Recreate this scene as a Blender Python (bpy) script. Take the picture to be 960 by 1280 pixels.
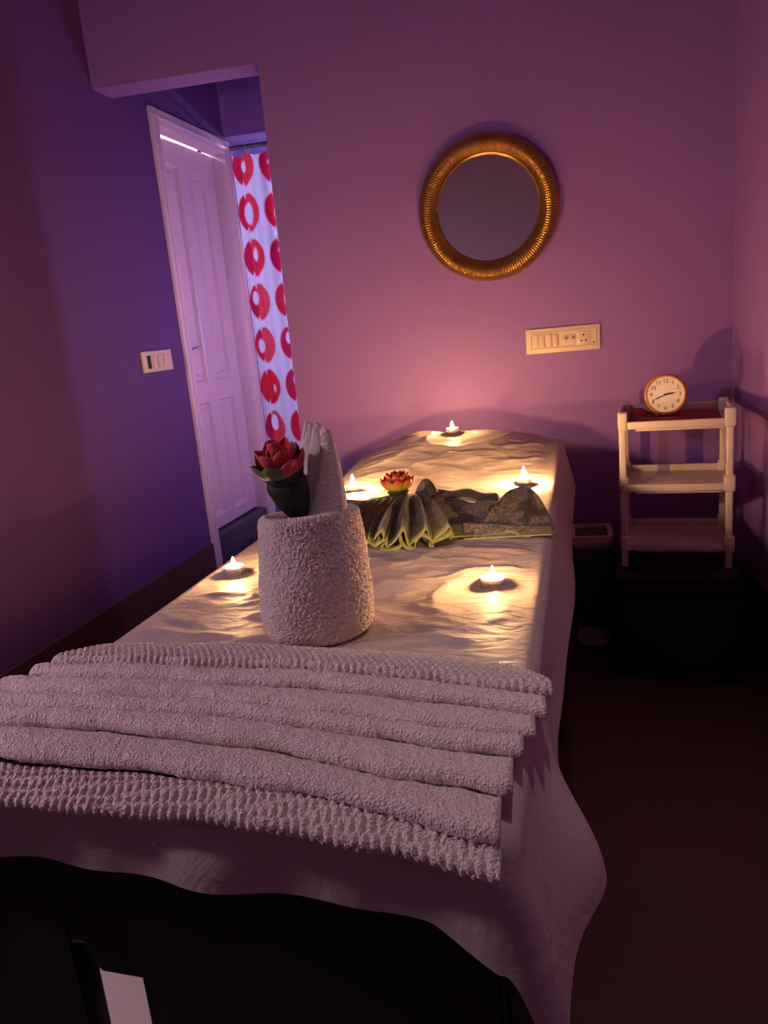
import bpy, math, random
import numpy as np
from mathutils import Vector, Matrix, noise

random.seed(7)
PI = math.pi
R = math.radians
sc = bpy.context.scene
for o in list(bpy.data.objects):
    bpy.data.objects.remove(o, do_unlink=True)
COL = sc.collection

# ------------------------------------------------------------------ camera
CAM_H = 1.10
roll, pitch, yaw = R(5.35), R(13.4), R(10.5)
fw = Vector((-math.sin(yaw) * math.cos(pitch), math.cos(yaw) * math.cos(pitch), -math.sin(pitch)))
r0 = Vector((math.cos(yaw), math.sin(yaw), 0))
u0 = r0.cross(fw)
rr = math.cos(roll) * r0 - math.sin(roll) * u0
uu = rr.cross(fw)
cd = bpy.data.cameras.new('camera')
cam = bpy.data.objects.new('camera', cd)
COL.objects.link(cam)
cam.matrix_world = Matrix(((rr.x, uu.x, -fw.x, 0), (rr.y, uu.y, -fw.y, 0), (rr.z, uu.z, -fw.z, CAM_H), (0, 0, 0, 1)))
cd.sensor_fit = 'VERTICAL'
cd.sensor_height = 36.0
cd.lens = 960.0 / 1280.0 * 36.0
cd.clip_start = 0.02
sc.camera = cam

# ------------------------------------------------------------------ world, exposure
w = bpy.data.worlds.new('world')
sc.world = w
w.use_nodes = True
w.node_tree.nodes['Background'].inputs[0].default_value = (0.02, 0.02, 0.04, 1)
w.node_tree.nodes['Background'].inputs[1].default_value = 0.1
vs = sc.view_settings
vs.view_transform = 'Standard'
vs.look = 'None'
vs.gamma = 1.0
vs.use_curve_mapping = False
vs.exposure = 1.6

# light levels (each lamp is built further down)
FLAME = 1150.0          # radiance of a tealight flame
FLAME_COL = (1.0, 0.54, 0.20)
DOWNLIGHT_W = 11.5      # recessed lamp over the foot of the bed
FILL_W = 9.5          # added fill lamp on the left wall, out of view
TUBE = 55.0
DOOR_FILL = 20.0          # added unseen lamp in the passage, brightens the door
# tube light in the room behind the curtain

# ------------------------------------------------------------------ helpers
def V(*a):
    return Vector(a)

def link(name, me, mat=None, parent=None):
    o = bpy.data.objects.new(name, me)
    COL.objects.link(o)
    if mat is not None and me is not None:
        me.materials.append(mat)
    if parent is not None:
        o.parent = parent
    return o

def empty(name, loc=(0, 0, 0), rz=0.0):
    o = bpy.data.objects.new(name, None)
    COL.objects.link(o)
    o.location = loc
    o.rotation_euler = (0, 0, rz)
    o.empty_display_size = 0.05
    return o

def tag(o, label=None, cat=None, group=None, kind=None):
    if label: o['label'] = label
    if cat: o['category'] = cat
    if group: o['group'] = group
    if kind: o['kind'] = kind
    return o

class MB:
    """collects shapes, then links them as one mesh object"""
    def __init__(self):
        self.v, self.f, self.uv = [], [], None
    def add(self, vs, fs):
        b = len(self.v)
        self.v += [tuple(p) for p in vs]
        self.f += [tuple(i + b for i in q) for q in fs]
        return self
    def box(self, lo, hi, mat=None):
        x0, y0, z0 = lo; x1, y1, z1 = hi
        p = [(x0, y0, z0), (x1, y0, z0), (x1, y1, z0), (x0, y1, z0), (x0, y0, z1), (x1, y0, z1), (x1, y1, z1), (x0, y1, z1)]
        if mat is not None:
            p = [tuple(mat @ Vector(q)) for q in p]
        return self.add(p, [(3, 2, 1, 0), (4, 5, 6, 7), (0, 1, 5, 4), (1, 2, 6, 5), (2, 3, 7, 6), (3, 0, 4, 7)])
    def loft(self, rings, closed=True, cap=False, loop=False):
        n = len(rings[0]); m = len(rings)
        vs = [p for r in rings for p in r]
        fs = []
        for i in range(m if loop else m - 1):
            k = (i + 1) % m
            for j in range(n if closed else n - 1):
                q = (j + 1) % n
                fs.append((i * n + j, i * n + q, k * n + q, k * n + j))
        if cap:
            fs.append(tuple(range(n))[::-1])
            fs.append(tuple((m - 1) * n + j for j in range(n)))
        return self.add(vs, fs)
    def lathe(self, prof, seg=32, mat=None, cap=False):
        rings = []
        for r, z in prof:
            rg = [Vector((r * math.cos(2 * PI * k / seg), r * math.sin(2 * PI * k / seg), z)) for k in range(seg)]
            if mat is not None: rg = [mat @ p for p in rg]
            rings.append(rg)
        return self.loft(rings, True, cap)
    def tube(self, pts, rad, seg=8, cap=True):
        pts = [Vector(p) for p in pts]
        rings = []
        for i, p in enumerate(pts):
            t = (pts[min(i + 1, len(pts) - 1)] - pts[max(i - 1, 0)]).normalized()
            a = t.cross(Vector((0, 0, 1)))
            if a.length < 1e-3: a = t.cross(Vector((0, 1, 0)))
            a.normalize(); b = t.cross(a)
            r = rad[i] if isinstance(rad, (list, tuple)) else rad
            rings.append([p + r * (math.cos(2 * PI * k / seg) * a + math.sin(2 * PI * k / seg) * b) for k in range(seg)])
        return self.loft(rings, True, cap)
    def prism(self, outline, d0, d1, mapf):
        """outline: 2-D points; mapf(u, v, d) gives a 3-D point"""
        n = len(outline)
        vs = [mapf(u, v, d0) for u, v in outline] + [mapf(u, v, d1) for u, v in outline]
        fs = [tuple(range(n))[::-1], tuple(range(n, 2 * n))] + [(i, (i + 1) % n, n + (i + 1) % n, n + i) for i in range(n)]
        return self.add(vs, fs)
    def build(self, name, mat, parent=None, smooth=False, bevel=0.0, seg=2, angle=40, uv=None, solid=0.0, recalc=True):
        me = bpy.data.meshes.new(name)
        me.from_pydata(self.v, [], self.f)
        if uv is not None:
            l = me.uv_layers.new(name='UVMap')
            idx = np.zeros(len(me.loops), dtype=np.int32)
            me.loops.foreach_get('vertex_index', idx)
            l.data.foreach_set('uv', np.array(uv, dtype=np.float32)[idx].ravel())
        if recalc:
            import bmesh
            bm = bmesh.new(); bm.from_mesh(me)
            bmesh.ops.recalc_face_normals(bm, faces=bm.faces)
            bm.to_mesh(me); bm.free()
        if smooth:
            me.polygons.foreach_set('use_smooth', [True] * len(me.polygons))
        me.update()
        o = link(name, me, mat, parent)
        if smooth and angle < 180:
            try:
                me.set_sharp_from_angle(angle=R(angle))
            except Exception:
                pass
        if solid:
            m = o.modifiers.new('solid', 'SOLIDIFY'); m.thickness = solid; m.offset = 0
        if bevel:
            m = o.modifiers.new('bevel', 'BEVEL'); m.width = bevel; m.segments = seg; m.limit_method = 'ANGLE'; m.angle_limit = R(40)
            me.polygons.foreach_set('use_smooth', [True] * len(me.polygons))
            m.harden_normals = False
        return o

def sm(a, b, x):
    t = max(0.0, min(1.0, (x - a) / (b - a)))
    return t * t * (3 - 2 * t)

def lerp_poly(pts, t):
    """pts: list of (x, y) sorted by x -> linear interpolation"""
    return float(np.interp(t, [p[0] for p in pts], [p[1] for p in pts]))

# ------------------------------------------------------------------ materials
MATS = {}
class NT:
    def __init__(self, m):
        self.t = m.node_tree; self.n = self.t.nodes; self.l = self.t.links
        self.b = self.n['Principled BSDF']
    def new(self, kind, **kw):
        o = self.n.new(kind)
        for k, v in kw.items(): setattr(o, k, v)
        return o
    def math(self, op, a, b=None, c=None):
        o = self.n.new('ShaderNodeMath'); o.operation = op
        for i, x in enumerate((a, b, c)):
            if x is None: continue
            if hasattr(x, 'is_linked'): self.l.new(x, o.inputs[i])
            else: o.inputs[i].default_value = x
        return o.outputs[0]
    def mix(self, f, a, b):
        o = self.n.new('ShaderNodeMix'); o.data_type = 'RGBA'
        for s, x in ((0, f), (6, a), (7, b)):
            if hasattr(x, 'is_linked'): self.l.new(x, o.inputs[s])
            else: o.inputs[s].default_value = x if s == 0 else (*x[:3], 1)
        return o.outputs[2]

def mat(name, col, rough=0.6, metal=0.0, var=0.0, vscale=8.0, bump=0.0, bscale=200.0, spec=0.4, coat=0.0, bdist=0.002, sheen=0.0):
    m = bpy.data.materials.new(name); m.use_nodes = True
    nt = NT(m); b = nt.b
    b.inputs['Base Color'].default_value = (*col, 1)
    b.inputs['Roughness'].default_value = rough
    b.inputs['Metallic'].default_value = metal
    b.inputs['Specular IOR Level'].default_value = spec
    b.inputs['Coat Weight'].default_value = coat
    if sheen: b.inputs['Sheen Weight'].default_value = sheen
    tc = nt.new('ShaderNodeTexCoord')
    if var:
        n = nt.new('ShaderNodeTexNoise'); n.inputs['Scale'].default_value = vscale; n.inputs['Detail'].default_value = 4
        nt.l.new(tc.outputs['Object'], n.inputs['Vector'])
        c = nt.mix(n.outputs['Fac'], tuple(x * (1 - var) for x in col), tuple(min(1, x * (1 + var)) for x in col))
        nt.l.new(c, b.inputs['Base Color'])
    if bump:
        n = nt.new('ShaderNodeTexNoise'); n.inputs['Scale'].default_value = bscale; n.inputs['Detail'].default_value = 3
        nt.l.new(tc.outputs['Object'], n.inputs['Vector'])
        bp = nt.new('ShaderNodeBump'); bp.inputs['Strength'].default_value = bump; bp.inputs['Distance'].default_value = bdist
        nt.l.new(n.outputs['Fac'], bp.inputs['Height']); nt.l.new(bp.outputs['Normal'], b.inputs['Normal'])
    MATS[name] = m
    return m

def emit(name, col, s):
    m = bpy.data.materials.new(name); m.use_nodes = True
    b = NT(m).b
    b.inputs['Base Color'].default_value = (*col, 1)
    b.inputs['Emission Color'].default_value = (*col, 1)
    b.inputs['Emission Strength'].default_value = s
    return m

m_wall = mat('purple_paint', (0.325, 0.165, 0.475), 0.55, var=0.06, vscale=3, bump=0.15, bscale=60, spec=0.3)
m_wall_l = mat('shaded_violet_paint', (0.135, 0.062, 0.235), 0.6, var=0.06, vscale=3, bump=0.15, bscale=60, spec=0.2)  # left wall's shade put into its colour, darker than the other walls
m_ceil = mat('ceiling_paint', (0.42, 0.20, 0.45), 0.8)
m_skirt = mat('brown_tile', (0.10, 0.05, 0.04), 0.35, var=0.2, vscale=12)
m_floor = mat('dark_floor', (0.052, 0.019, 0.016), 0.5, var=0.25, vscale=6, bump=0.1, bscale=80)
m_door = mat('door_paint', (0.86, 0.70, 0.78), 0.35, var=0.05, vscale=5, bump=0.08, bscale=50)
m_stone = mat('dark_stone', (0.075, 0.065, 0.075), 0.3, var=0.25, vscale=20)
m_sheet = mat('cream_sheet', (0.45, 0.37, 0.34), 0.6, bump=0.0, spec=0.25)
m_vinyl = mat('black_vinyl', (0.010, 0.008, 0.010), 0.5, bump=0.2, bscale=300)
m_blackcloth = mat('black_cloth', (0.008, 0.006, 0.008), 0.9, bump=0.3, bscale=400)
m_metal = mat('black_metal', (0.012, 0.011, 0.013), 0.4, metal=0.3)
m_floor_patch = mat('floor_patch_beige', (0.78, 0.66, 0.58), 0.8, var=0.05)
m_plastic = mat('cream_plastic', (0.66, 0.55, 0.49), 0.35, var=0.03)
m_plate = mat('switch_plastic', (0.80, 0.64, 0.50), 0.35)
m_platep = mat('rocker_plastic', (0.76, 0.60, 0.46), 0.3)
m_hole = mat('socket_dark', (0.02, 0.012, 0.01), 0.6)
m_chrome = mat('polished_metal', (0.8, 0.78, 0.78), 0.25, metal=1.0)
m_rod = mat('steel_rod', (0.25, 0.24, 0.28), 0.3, metal=1.0)
m_mirror = mat('mirror_glass', (0.82, 0.82, 0.86), 0.02, metal=1.0)
m_box = mat('black_box_cloth', (0.010, 0.006, 0.006), 0.8, bump=0.3, bscale=250)
m_clock = mat('amber_wood', (0.55, 0.22, 0.05), 0.35, var=0.2, vscale=30)
m_dial = mat('clock_dial', (0.85, 0.74, 0.68), 0.5)
m_ink = mat('black_ink', (0.02, 0.012, 0.01), 0.5)
m_redcloth = mat('dark_red_cloth', (0.26, 0.01, 0.02), 0.7, bump=0.4, bscale=120)
m_bin = mat('green_bin_plastic', (0.10, 0.16, 0.08), 0.4)
m_binrim = mat('bin_white_plastic', (0.62, 0.50, 0.42), 0.4)
m_binlid = mat('bin_lid_plastic', (0.09, 0.06, 0.045), 0.4)
m_tin = mat('tealight_tin', (0.72, 0.70, 0.68), 0.3, metal=1.0)
m_wick = mat('wick', (0.03, 0.02, 0.02), 0.9)
m_flame = emit('flame', FLAME_COL, FLAME)
m_leafd = mat('dark_leaf', (0.016, 0.022, 0.012), 0.7, bump=0.2, bscale=120)
m_leaf = mat('green_leaf', (0.11, 0.15, 0.055), 0.6, var=0.2, vscale=30)
m_red = mat('red_petal', (0.50, 0.045, 0.055), 0.55, var=0.15, vscale=40)
m_redp = mat('pale_red_petal', (0.55, 0.08, 0.09), 0.55, var=0.15, vscale=40)

def wax(name, col, glow):
    m = mat(name, col, 0.4)
    b = NT(m).b
    b.inputs['Subsurface Weight'].default_value = 0.6
    b.inputs['Subsurface Radius'].default_value = (0.02, 0.012, 0.006)
    return m
m_wax = wax('white_wax', (0.9, 0.85, 0.78), 1)
m_waxp = wax('pink_wax', (0.85, 0.04, 0.35), 1)

# gilded mirror frame: fine ribs come from geometry, colour from here
m_gold = mat('antique_gold', (0.50, 0.29, 0.09), 0.30, metal=0.9, var=0.40, vscale=14, bump=0.1, bscale=120)

def terry(name, col, big=0.0):
    m = mat(name, col, 0.95, spec=0.1, sheen=0.25)
    nt = NT(m); b = nt.b
    tc = nt.new('ShaderNodeTexCoord')
    v = nt.new('ShaderNodeTexVoronoi'); v.inputs['Scale'].default_value = 420
    n = nt.new('ShaderNodeTexNoise'); n.inputs['Scale'].default_value = 260; n.inputs['Detail'].default_value = 4
    for q in (v, n): nt.l.new(tc.outputs['Object'], q.inputs['Vector'])
    h = nt.math('ADD', n.outputs['Fac'], nt.math('MULTIPLY', v.outputs['Distance'], 0.6))
    bp = nt.new('ShaderNodeBump'); bp.inputs['Strength'].default_value = 1.0; bp.inputs['Distance'].default_value = 0.0034
    nt.l.new(h, bp.inputs['Height']); nt.l.new(bp.outputs['Normal'], b.inputs['Normal'])
    return m
m_terry = terry('terry_cloth', (0.74, 0.62, 0.58))
m_terryh = mat('towel_hem', (0.80, 0.70, 0.68), 0.9, spec=0.1)
m_terryf = mat('smooth_towel_cloth', (0.60, 0.50, 0.48), 0.95, spec=0.1, bump=0.5, bscale=500)

def sheet_mat():
    m = m_sheet; nt = NT(m); b = nt.b
    tc = nt.new('ShaderNodeTexCoord')
    mp = nt.new('ShaderNodeMapping'); mp.inputs['Scale'].default_value = (1.0, 2.2, 1.0)
    nt.l.new(tc.outputs['Object'], mp.inputs['Vector'])
    n = nt.new('ShaderNodeTexNoise'); n.inputs['Scale'].default_value = 16; n.inputs['Detail'].default_value = 5; n.inputs['Distortion'].default_value = 1.6
    nt.l.new(mp.outputs[0], n.inputs['Vector'])
    bp = nt.new('ShaderNodeBump'); bp.inputs['Strength'].default_value = 0.5; bp.inputs['Distance'].default_value = 0.006
    nt.l.new(n.outputs['Fac'], bp.inputs['Height']); nt.l.new(bp.outputs['Normal'], b.inputs['Normal'])
sheet_mat()

def curtain_mat():
    m = bpy.data.materials.new('dotted_curtain'); m.use_nodes = True
    nt = NT(m); b = nt.b
    uv = nt.new('ShaderNodeUVMap'); sp = nt.new('ShaderNodeSeparateXYZ'); nt.l.new(uv.outputs[0], sp.inputs[0])
    PX, PY, RAD = 0.215, 0.212, 0.086
    cu = nt.math('DIVIDE', sp.outputs[0], PX); cv = nt.math('DIVIDE', sp.outputs[1], PY)
    iu = nt.math('FLOOR', cu); iv = nt.math('FLOOR', cv)
    lu = nt.math('MULTIPLY', nt.math('SUBTRACT', nt.math('SUBTRACT', cu, iu), 0.5), PX)
    lv = nt.math('MULTIPLY', nt.math('SUBTRACT', nt.math('SUBTRACT', cv, iv), 0.5), PY)
    cell = nt.new('ShaderNodeCombineXYZ'); nt.l.new(iu, cell.inputs[0]); nt.l.new(iv, cell.inputs[1])
    wn = nt.new('ShaderNodeTexWhiteNoise'); wn.noise_dimensions = '2D'; nt.l.new(cell.outputs[0], wn.inputs['Vector'])
    ws = nt.new('ShaderNodeSeparateColor'); nt.l.new(wn.outputs['Color'], ws.inputs[0])
    r1, r2, r3 = ws.outputs[0], ws.outputs[1], ws.outputs[2]
    def dist(x, y, sx=1.0, sy=1.0):
        a = nt.math('DIVIDE', x, sx); c = nt.math('DIVIDE', y, sy)
        return nt.math('SQRT', nt.math('ADD', nt.math('MULTIPLY', a, a), nt.math('MULTIPLY', c, c)))
    # two lobes that meet at a notch in the middle of the motif
    side = nt.math('GREATER_THAN', lu, -0.022)
    ax = nt.math('ABSOLUTE', nt.math('ADD', lu, 0.022))
    notch = nt.math('GREATER_THAN', ax, nt.math('MULTIPLY', nt.math('MAXIMUM', nt.math('SUBTRACT', nt.math('ABSOLUTE', lv), 0.062), 0.0), 0.35))
    disc = nt.math('MULTIPLY', nt.math('LESS_THAN', dist(lu, lv), RAD), notch)
    # pale hole whose place and size change from motif to motif
    ox = nt.math('MULTIPLY', nt.math('SUBTRACT', r1, 0.42), 0.085)
    oy = nt.math('MULTIPLY', nt.math('SUBTRACT', r2, 0.35), 0.055)
    hx = nt.math('ADD', 0.004, nt.math('MULTIPLY', r3, 0.042))
    hd = dist(nt.math('SUBTRACT', lu, ox), nt.math('SUBTRACT', lv, oy), 1.0, 1.25)
    hole = nt.math('LESS_THAN', hd, hx)
    hring = nt.math('LESS_THAN', nt.math('ABSOLUTE', nt.math('SUBTRACT', hd, hx)), 0.003)
    reda = nt.mix(r2, (0.72, 0.015, 0.045), (0.50, 0.006, 0.07))
    redb = nt.mix(r1, (0.80, 0.07, 0.10), (0.68, 0.012, 0.03))
    red = nt.mix(side, reda, redb)
    ink = nt.math('MULTIPLY', disc, nt.math('SUBTRACT', 1.0, hole))
    rim = nt.math('LESS_THAN', nt.math('ABSOLUTE', nt.math('SUBTRACT', dist(lu, lv), RAD + 0.003)), 0.004)
    base = nt.mix(rim, (0.80, 0.78, 0.88), (0.90, 0.45, 0.55))
    col = nt.mix(ink, base, red)
    col = nt.mix(nt.math('MULTIPLY', disc, hring), col, (0.85, 0.35, 0.5))
    nt.l.new(col, b.inputs['Base Color'])
    b.inputs['Roughness'].default_value = 0.5
    tr = nt.new('ShaderNodeBsdfTranslucent'); nt.l.new(col, tr.inputs[0])
    mx = nt.new('ShaderNodeMixShader'); mx.inputs[0].default_value = 0.6
    nt.l.new(b.outputs[0], mx.inputs[1]); nt.l.new(tr.outputs[0], mx.inputs[2])
    nt.l.new(mx.outputs[0], nt.n['Material Output'].inputs[0])
    return m
m_curtain = curtain_mat()

def sari_mat(name, dark, light, hem):
    m = bpy.data.materials.new(name); m.use_nodes = True
    nt = NT(m); b = nt.b
    uv = nt.new('ShaderNodeUVMap'); sp = nt.new('ShaderNodeSeparateXYZ'); nt.l.new(uv.outputs[0], sp.inputs[0])
    tc = nt.new('ShaderNodeTexCoord')
    n = nt.new('ShaderNodeTexNoise'); n.inputs['Scale'].default_value = 55; n.inputs['Detail'].default_value = 2; n.inputs['Distortion'].default_value = 3.0
    nt.l.new(tc.outputs['Object'], n.inputs['Vector'])
    band = nt.math('LESS_THAN', nt.math('ABSOLUTE', nt.math('SUBTRACT', nt.math('FRACT', nt.math('MULTIPLY', n.outputs['Fac'], 7.0)), 0.5)), 0.16)
    big = nt.new('ShaderNodeTexNoise'); big.inputs['Scale'].default_value = 18
    nt.l.new(tc.outputs['Object'], big.inputs['Vector'])
    f = nt.math('MULTIPLY', band, nt.math('GREATER_THAN', big.outputs['Fac'], 0.44))
    col = nt.mix(f, dark, light)
    e = nt.math('GREATER_THAN', sp.outputs[1], 0.93)
    col = nt.mix(e, col, hem)
    nt.l.new(col, b.inputs['Base Color'])
    b.inputs['Roughness'].default_value = 0.55
    b.inputs['Sheen Weight'].default_value = 0.2
    return m
m_sari = sari_mat('paisley_silk', (0.050, 0.045, 0.028), (0.36, 0.31, 0.20), (0.30, 0.34, 0.13))
m_sarig = sari_mat('plain_green_silk', (0.078, 0.088, 0.036), (0.15, 0.15, 0.08), (0.24, 0.27, 0.10))

def lotus_mat():
    m = bpy.data.materials.new('yellow_red_petal'); m.use_nodes = True
    nt = NT(m); b = nt.b
    uv = nt.new('ShaderNodeUVMap'); sp = nt.new('ShaderNodeSeparateXYZ'); nt.l.new(uv.outputs[0], sp.inputs[0])
    rp = nt.new('ShaderNodeValToRGB')
    rp.color_ramp.elements[0].position = 0.66; rp.color_ramp.elements[0].color = (0.52, 0.40, 0.05, 1)
    rp.color_ramp.elements[1].position = 0.90; rp.color_ramp.elements[1].color = (0.70, 0.05, 0.03, 1)
    nt.l.new(sp.outputs[1], rp.inputs[0]); nt.l.new(rp.outputs[0], b.inputs['Base Color'])
    b.inputs['Roughness'].default_value = 0.5
    return m
m_lotus = lotus_mat()

# ================================================================== THE SETTING
D = 2.75                       # back wall plane
XR = 0.709                     # right wall plane
CEIL = 2.75
FRONT = -1.15
P0 = V(-1.399, D, 0)           # left wall meets the back wall plane here
WA = R(5.0)
WD = V(math.sin(WA), math.cos(WA), 0)      # along the left wall
WN = V(math.cos(WA), -math.sin(WA), 0)     # into the room

def lw(s, z, d=0.0):
    """point on the left wall: s along it, z up, d out of it into the room"""
    p = P0 + WD * s + WN * d
    return V(p.x, p.y, z)

def lwbox(mb, s0, s1, z0, z1, d0, d1):
    vs_ = [lw(s, z, d) for z in (z0, z1) for (s, d) in ((s0, d0), (s1, d0), (s1, d1), (s0, d1))]
    return mb.add(vs_, [(3, 2, 1, 0), (4, 5, 6, 7), (0, 1, 5, 4), (1, 2, 6, 5), (2, 3, 7, 6), (3, 0, 4, 7)])

def struct(mb, name, m, **k):
    o = mb.build(name, m, **k)
    o['kind'] = 'structure'
    return o

YE = 3.795                      # end wall of the passage (the curtained opening)
struct(MB().box((-2.2, FRONT - 0.1, -0.1), (1.0, 5.6, 0.0)), 'floor', m_floor)
struct(MB().box((-2.2, FRONT - 0.1, CEIL), (1.0, 5.6, CEIL + 0.1)), 'ceiling', m_ceil)
struct(MB().box((-0.795, D, 0), (XR + 0.12, D + 0.12, CEIL)).box((-1.60, D, 1.996), (-0.795, D + 0.12, CEIL)), 'wall_back', m_wall)
struct(MB().box((XR, FRONT - 0.1, 0), (XR + 0.12, D, CEIL)), 'wall_right', m_wall)
struct(MB().box((-2.2, FRONT - 0.12, 0), (XR + 0.12, FRONT, CEIL)), 'wall_front', mat('mauve_paled_for_mirror', (0.46, 0.34, 0.46), 0.6, var=0.05, vscale=3))  # unseen wall, colour paled to lighten what the mirror reflects
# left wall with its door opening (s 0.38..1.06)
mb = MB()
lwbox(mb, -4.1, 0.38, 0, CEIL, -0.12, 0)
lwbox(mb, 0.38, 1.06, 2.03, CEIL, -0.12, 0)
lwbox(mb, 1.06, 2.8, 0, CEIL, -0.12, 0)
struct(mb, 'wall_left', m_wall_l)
# passage behind the back wall
struct(MB().box((-0.34, D + 0.12, 0), (-0.24, YE, CEIL)), 'wall_passage', m_wall)
mb = MB().box((-1.32, YE, 2.045), (-0.24, YE + 0.10, CEIL)).box((-0.74, YE, 0), (-0.24, YE + 0.10, 2.045))
struct(mb, 'wall_end', m_wall)
# bright washroom beyond the curtain
m_white = mat('white_tile_wall', (0.80, 0.79, 0.86), 0.5)
mb = MB().box((-1.9, 5.3, 0), (-0.2, 5.4, CEIL)).box((-0.30, YE + 0.1, 0), (-0.2, 5.3, CEIL))
struct(mb, 'wall_washroom', m_white)
# skirting
mb = MB(); lwbox(mb, -4.1, 0.355, 0, 0.245, 0, 0.012)
struct(mb, 'baseboard_left', m_skirt)
struct(MB().box((-0.795, D - 0.012, 0), (XR, D, 0.245)), 'baseboard_back', m_skirt)
struct(MB().box((XR - 0.012, FRONT, 0), (XR, D - 0.012, 0.245)), 'baseboard_right', m_skirt)

# ---- door in the left wall
door = empty('door_1', lw(0.72, 0, 0)); door['kind'] = 'structure'
def onto(o, parent):
    o.parent = parent
    o.matrix_parent_inverse = Matrix.Translation(-parent.location)
    return o
mb = MB()
lwbox(mb, 0.362, 0.42, 0, 2.03, -0.11, 0.014)
lwbox(mb, 1.02, 1.082, 0, 2.03, -0.11, 0.014)
lwbox(mb, 0.42, 1.02, 1.965, 2.03, -0.058, 0.014)
fr = onto(mb.build('door_frame', m_door, bevel=0.004), door)
mb = MB()
lwbox(mb, 0.385, 0.400, 0, 1.995, 0.014, 0.019)
lwbox(mb, 1.040, 1.055, 0, 1.995, 0.014, 0.019)
lwbox(mb, 0.385, 1.055, 1.990, 2.004, 0.014, 0.019)
g = mb.build('frame_moulding', m_door, bevel=0.002); g.parent = fr
mb = MB()
# leaf with its top edge sawn slightly out of true: a sliver of light shows above it
PS = ((0.522, 0.680), (0.752, 0.928)); PZ = ((0.305, 0.850), (0.930, 1.872))
d0, d1 = -0.100, -0.062
lwbox(mb, 0.422, PS[0][0], 0.256, 1.945, d0, d1)
lwbox(mb, PS[0][1], PS[1][0], 0.256, 1.945, d0, d1)
lwbox(mb, PS[1][1], 1.018, 0.256, 1.945, d0, d1)
for p0, p1 in PS:
    lwbox(mb, p0, p1, 0.256, PZ[0][0], d0, d1)
    lwbox(mb, p0, p1, PZ[0][1], PZ[1][0], d0, d1)
    lwbox(mb, p0, p1, PZ[1][1], 1.945, d0, d1)
mb.prism([(0.422, 1.945), (1.018, 1.945), (1.018, 1.964), (0.70, 1.963), (0.422, 1.955)], d0, d1, lambda s_, z_, d_: lw(s_, z_, d_))
leaf = onto(mb.build('door_leaf', m_door), door)
def ring4(a, b, c, e, d):
    return [lw(a, c, d), lw(b, c, d), lw(b, e, d), lw(a, e, d)]
for p0, p1 in PS:
    for z0, z1 in PZ:
        m1 = MB()
        q = lambda i, d: ring4(p0 + i, p1 - i, z0 + i, z1 - i, d)
        m1.loft([q(0.0, -0.0625), q(0.004, -0.060), q(0.010, -0.064), q(0.016, -0.086), q(0.030, -0.086), q(0.044, -0.068)], True, False)
        m1.add(q(0.044, -0.068), [(0, 1, 2, 3)])
        o = m1.build('door_panel', m_door); o.parent = leaf
mb = MB().tube([lw(0.465, 1.085, -0.062), lw(0.465, 1.085, -0.035), lw(0.475, 1.086, -0.026), lw(0.575, 1.098, -0.026)], 0.006, 8)
lwbox(mb, 0.452, 0.478, 1.03, 1.14, -0.062, -0.058)
o = mb.build('door_handle', m_chrome, smooth=True); o.parent = leaf
mb = MB(); lwbox(mb, 0.42, 1.02, 0.0, 0.245, -0.11, -0.01)
onto(mb.build('threshold', m_stone, bevel=0.004), door)
# dark stone step in front of the door
mb = MB(); lwbox(mb, 0.425, 1.12, 0.0, 0.12, 0.02, 0.27)
st = mb.build('stone_step', m_stone, bevel=0.006)
tag(st, 'dark stone step on the floor in front of the panelled door', 'step')
# small lamp room light above the leaf: a lit bulkhead lamp in the room behind the door
mb = MB(); lwbox(mb, 0.30, 1.15, 0, CEIL, -0.62, -0.60)
struct(mb, 'wall_store', m_white)

# ---- curtain, rod and rings
def curtain():
    t = empty('dotted_curtain', (-1.0, YE + 0.03, 0.35))
    tag(t, 'white shower curtain with rows of red ring shapes hanging in passage opening', 'curtain')
    W, Z0, Z1 = 0.62, 0.35, 1.972
    NX, NZ = 90, 40
    vs_, uv, fs = [], [], []
    for j in range(NZ + 1):
        tz = j / NZ
        z = Z0 + (Z1 - Z0) * tz
        for i in range(NX + 1):
            s = i / NX
            x = -1.297 + 0.62 * s
            fold = 0.020 * math.sin(2 * PI * (s * 4.3 + 0.05)) + 0.006 * math.sin(2 * PI * s * 11 + 2 * tz)
            y = YE + 0.045 + fold * (0.75 + 0.25 * tz)
            zz = z - (0.012 * (0.5 - 0.5 * math.cos(2 * PI * s * 7.5)) if j == NZ else 0)
            vs_.append((x + 1.0, y - YE - 0.03, zz - 0.35))
            uv.append((s * 0.62 * 1.55 + 0.022, z + 0.093))
    for j in range(NZ):
        for i in range(NX):
            a = j * (NX + 1) + i
            fs.append((a, a + 1, a + NX + 2, a + NX + 1))
    mb = MB(); mb.add(vs_, fs)
    mb.build('cloth', m_curtain, t, smooth=True, angle=180, uv=uv, recalc=False)
    for k in range(8):
        x = -1.297 + 0.62 * (k + 0.5) / 7.5 - 0.035
        if x > -0.70: continue
        ring = [(x + 1.0 + 0.004 * math.sin(a * 2), 0.0 + 0.019 * math.cos(a), 1.637 + 0.024 * math.sin(a)) for a in [2 * PI * q / 16 for q in range(17)]]
        MB().tube(ring, 0.0022, 6).build('curtain_ring', m_chrome, t, smooth=True)
    return t
curtain()
rod = MB().tube([(-1.296, YE + 0.03, 2.000), (-0.745, YE + 0.03, 2.000)], 0.011, 12).build('curtain_rod', m_rod, smooth=True)
tag(rod, 'thin steel curtain rod across the passage opening', 'curtain rod')

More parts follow.
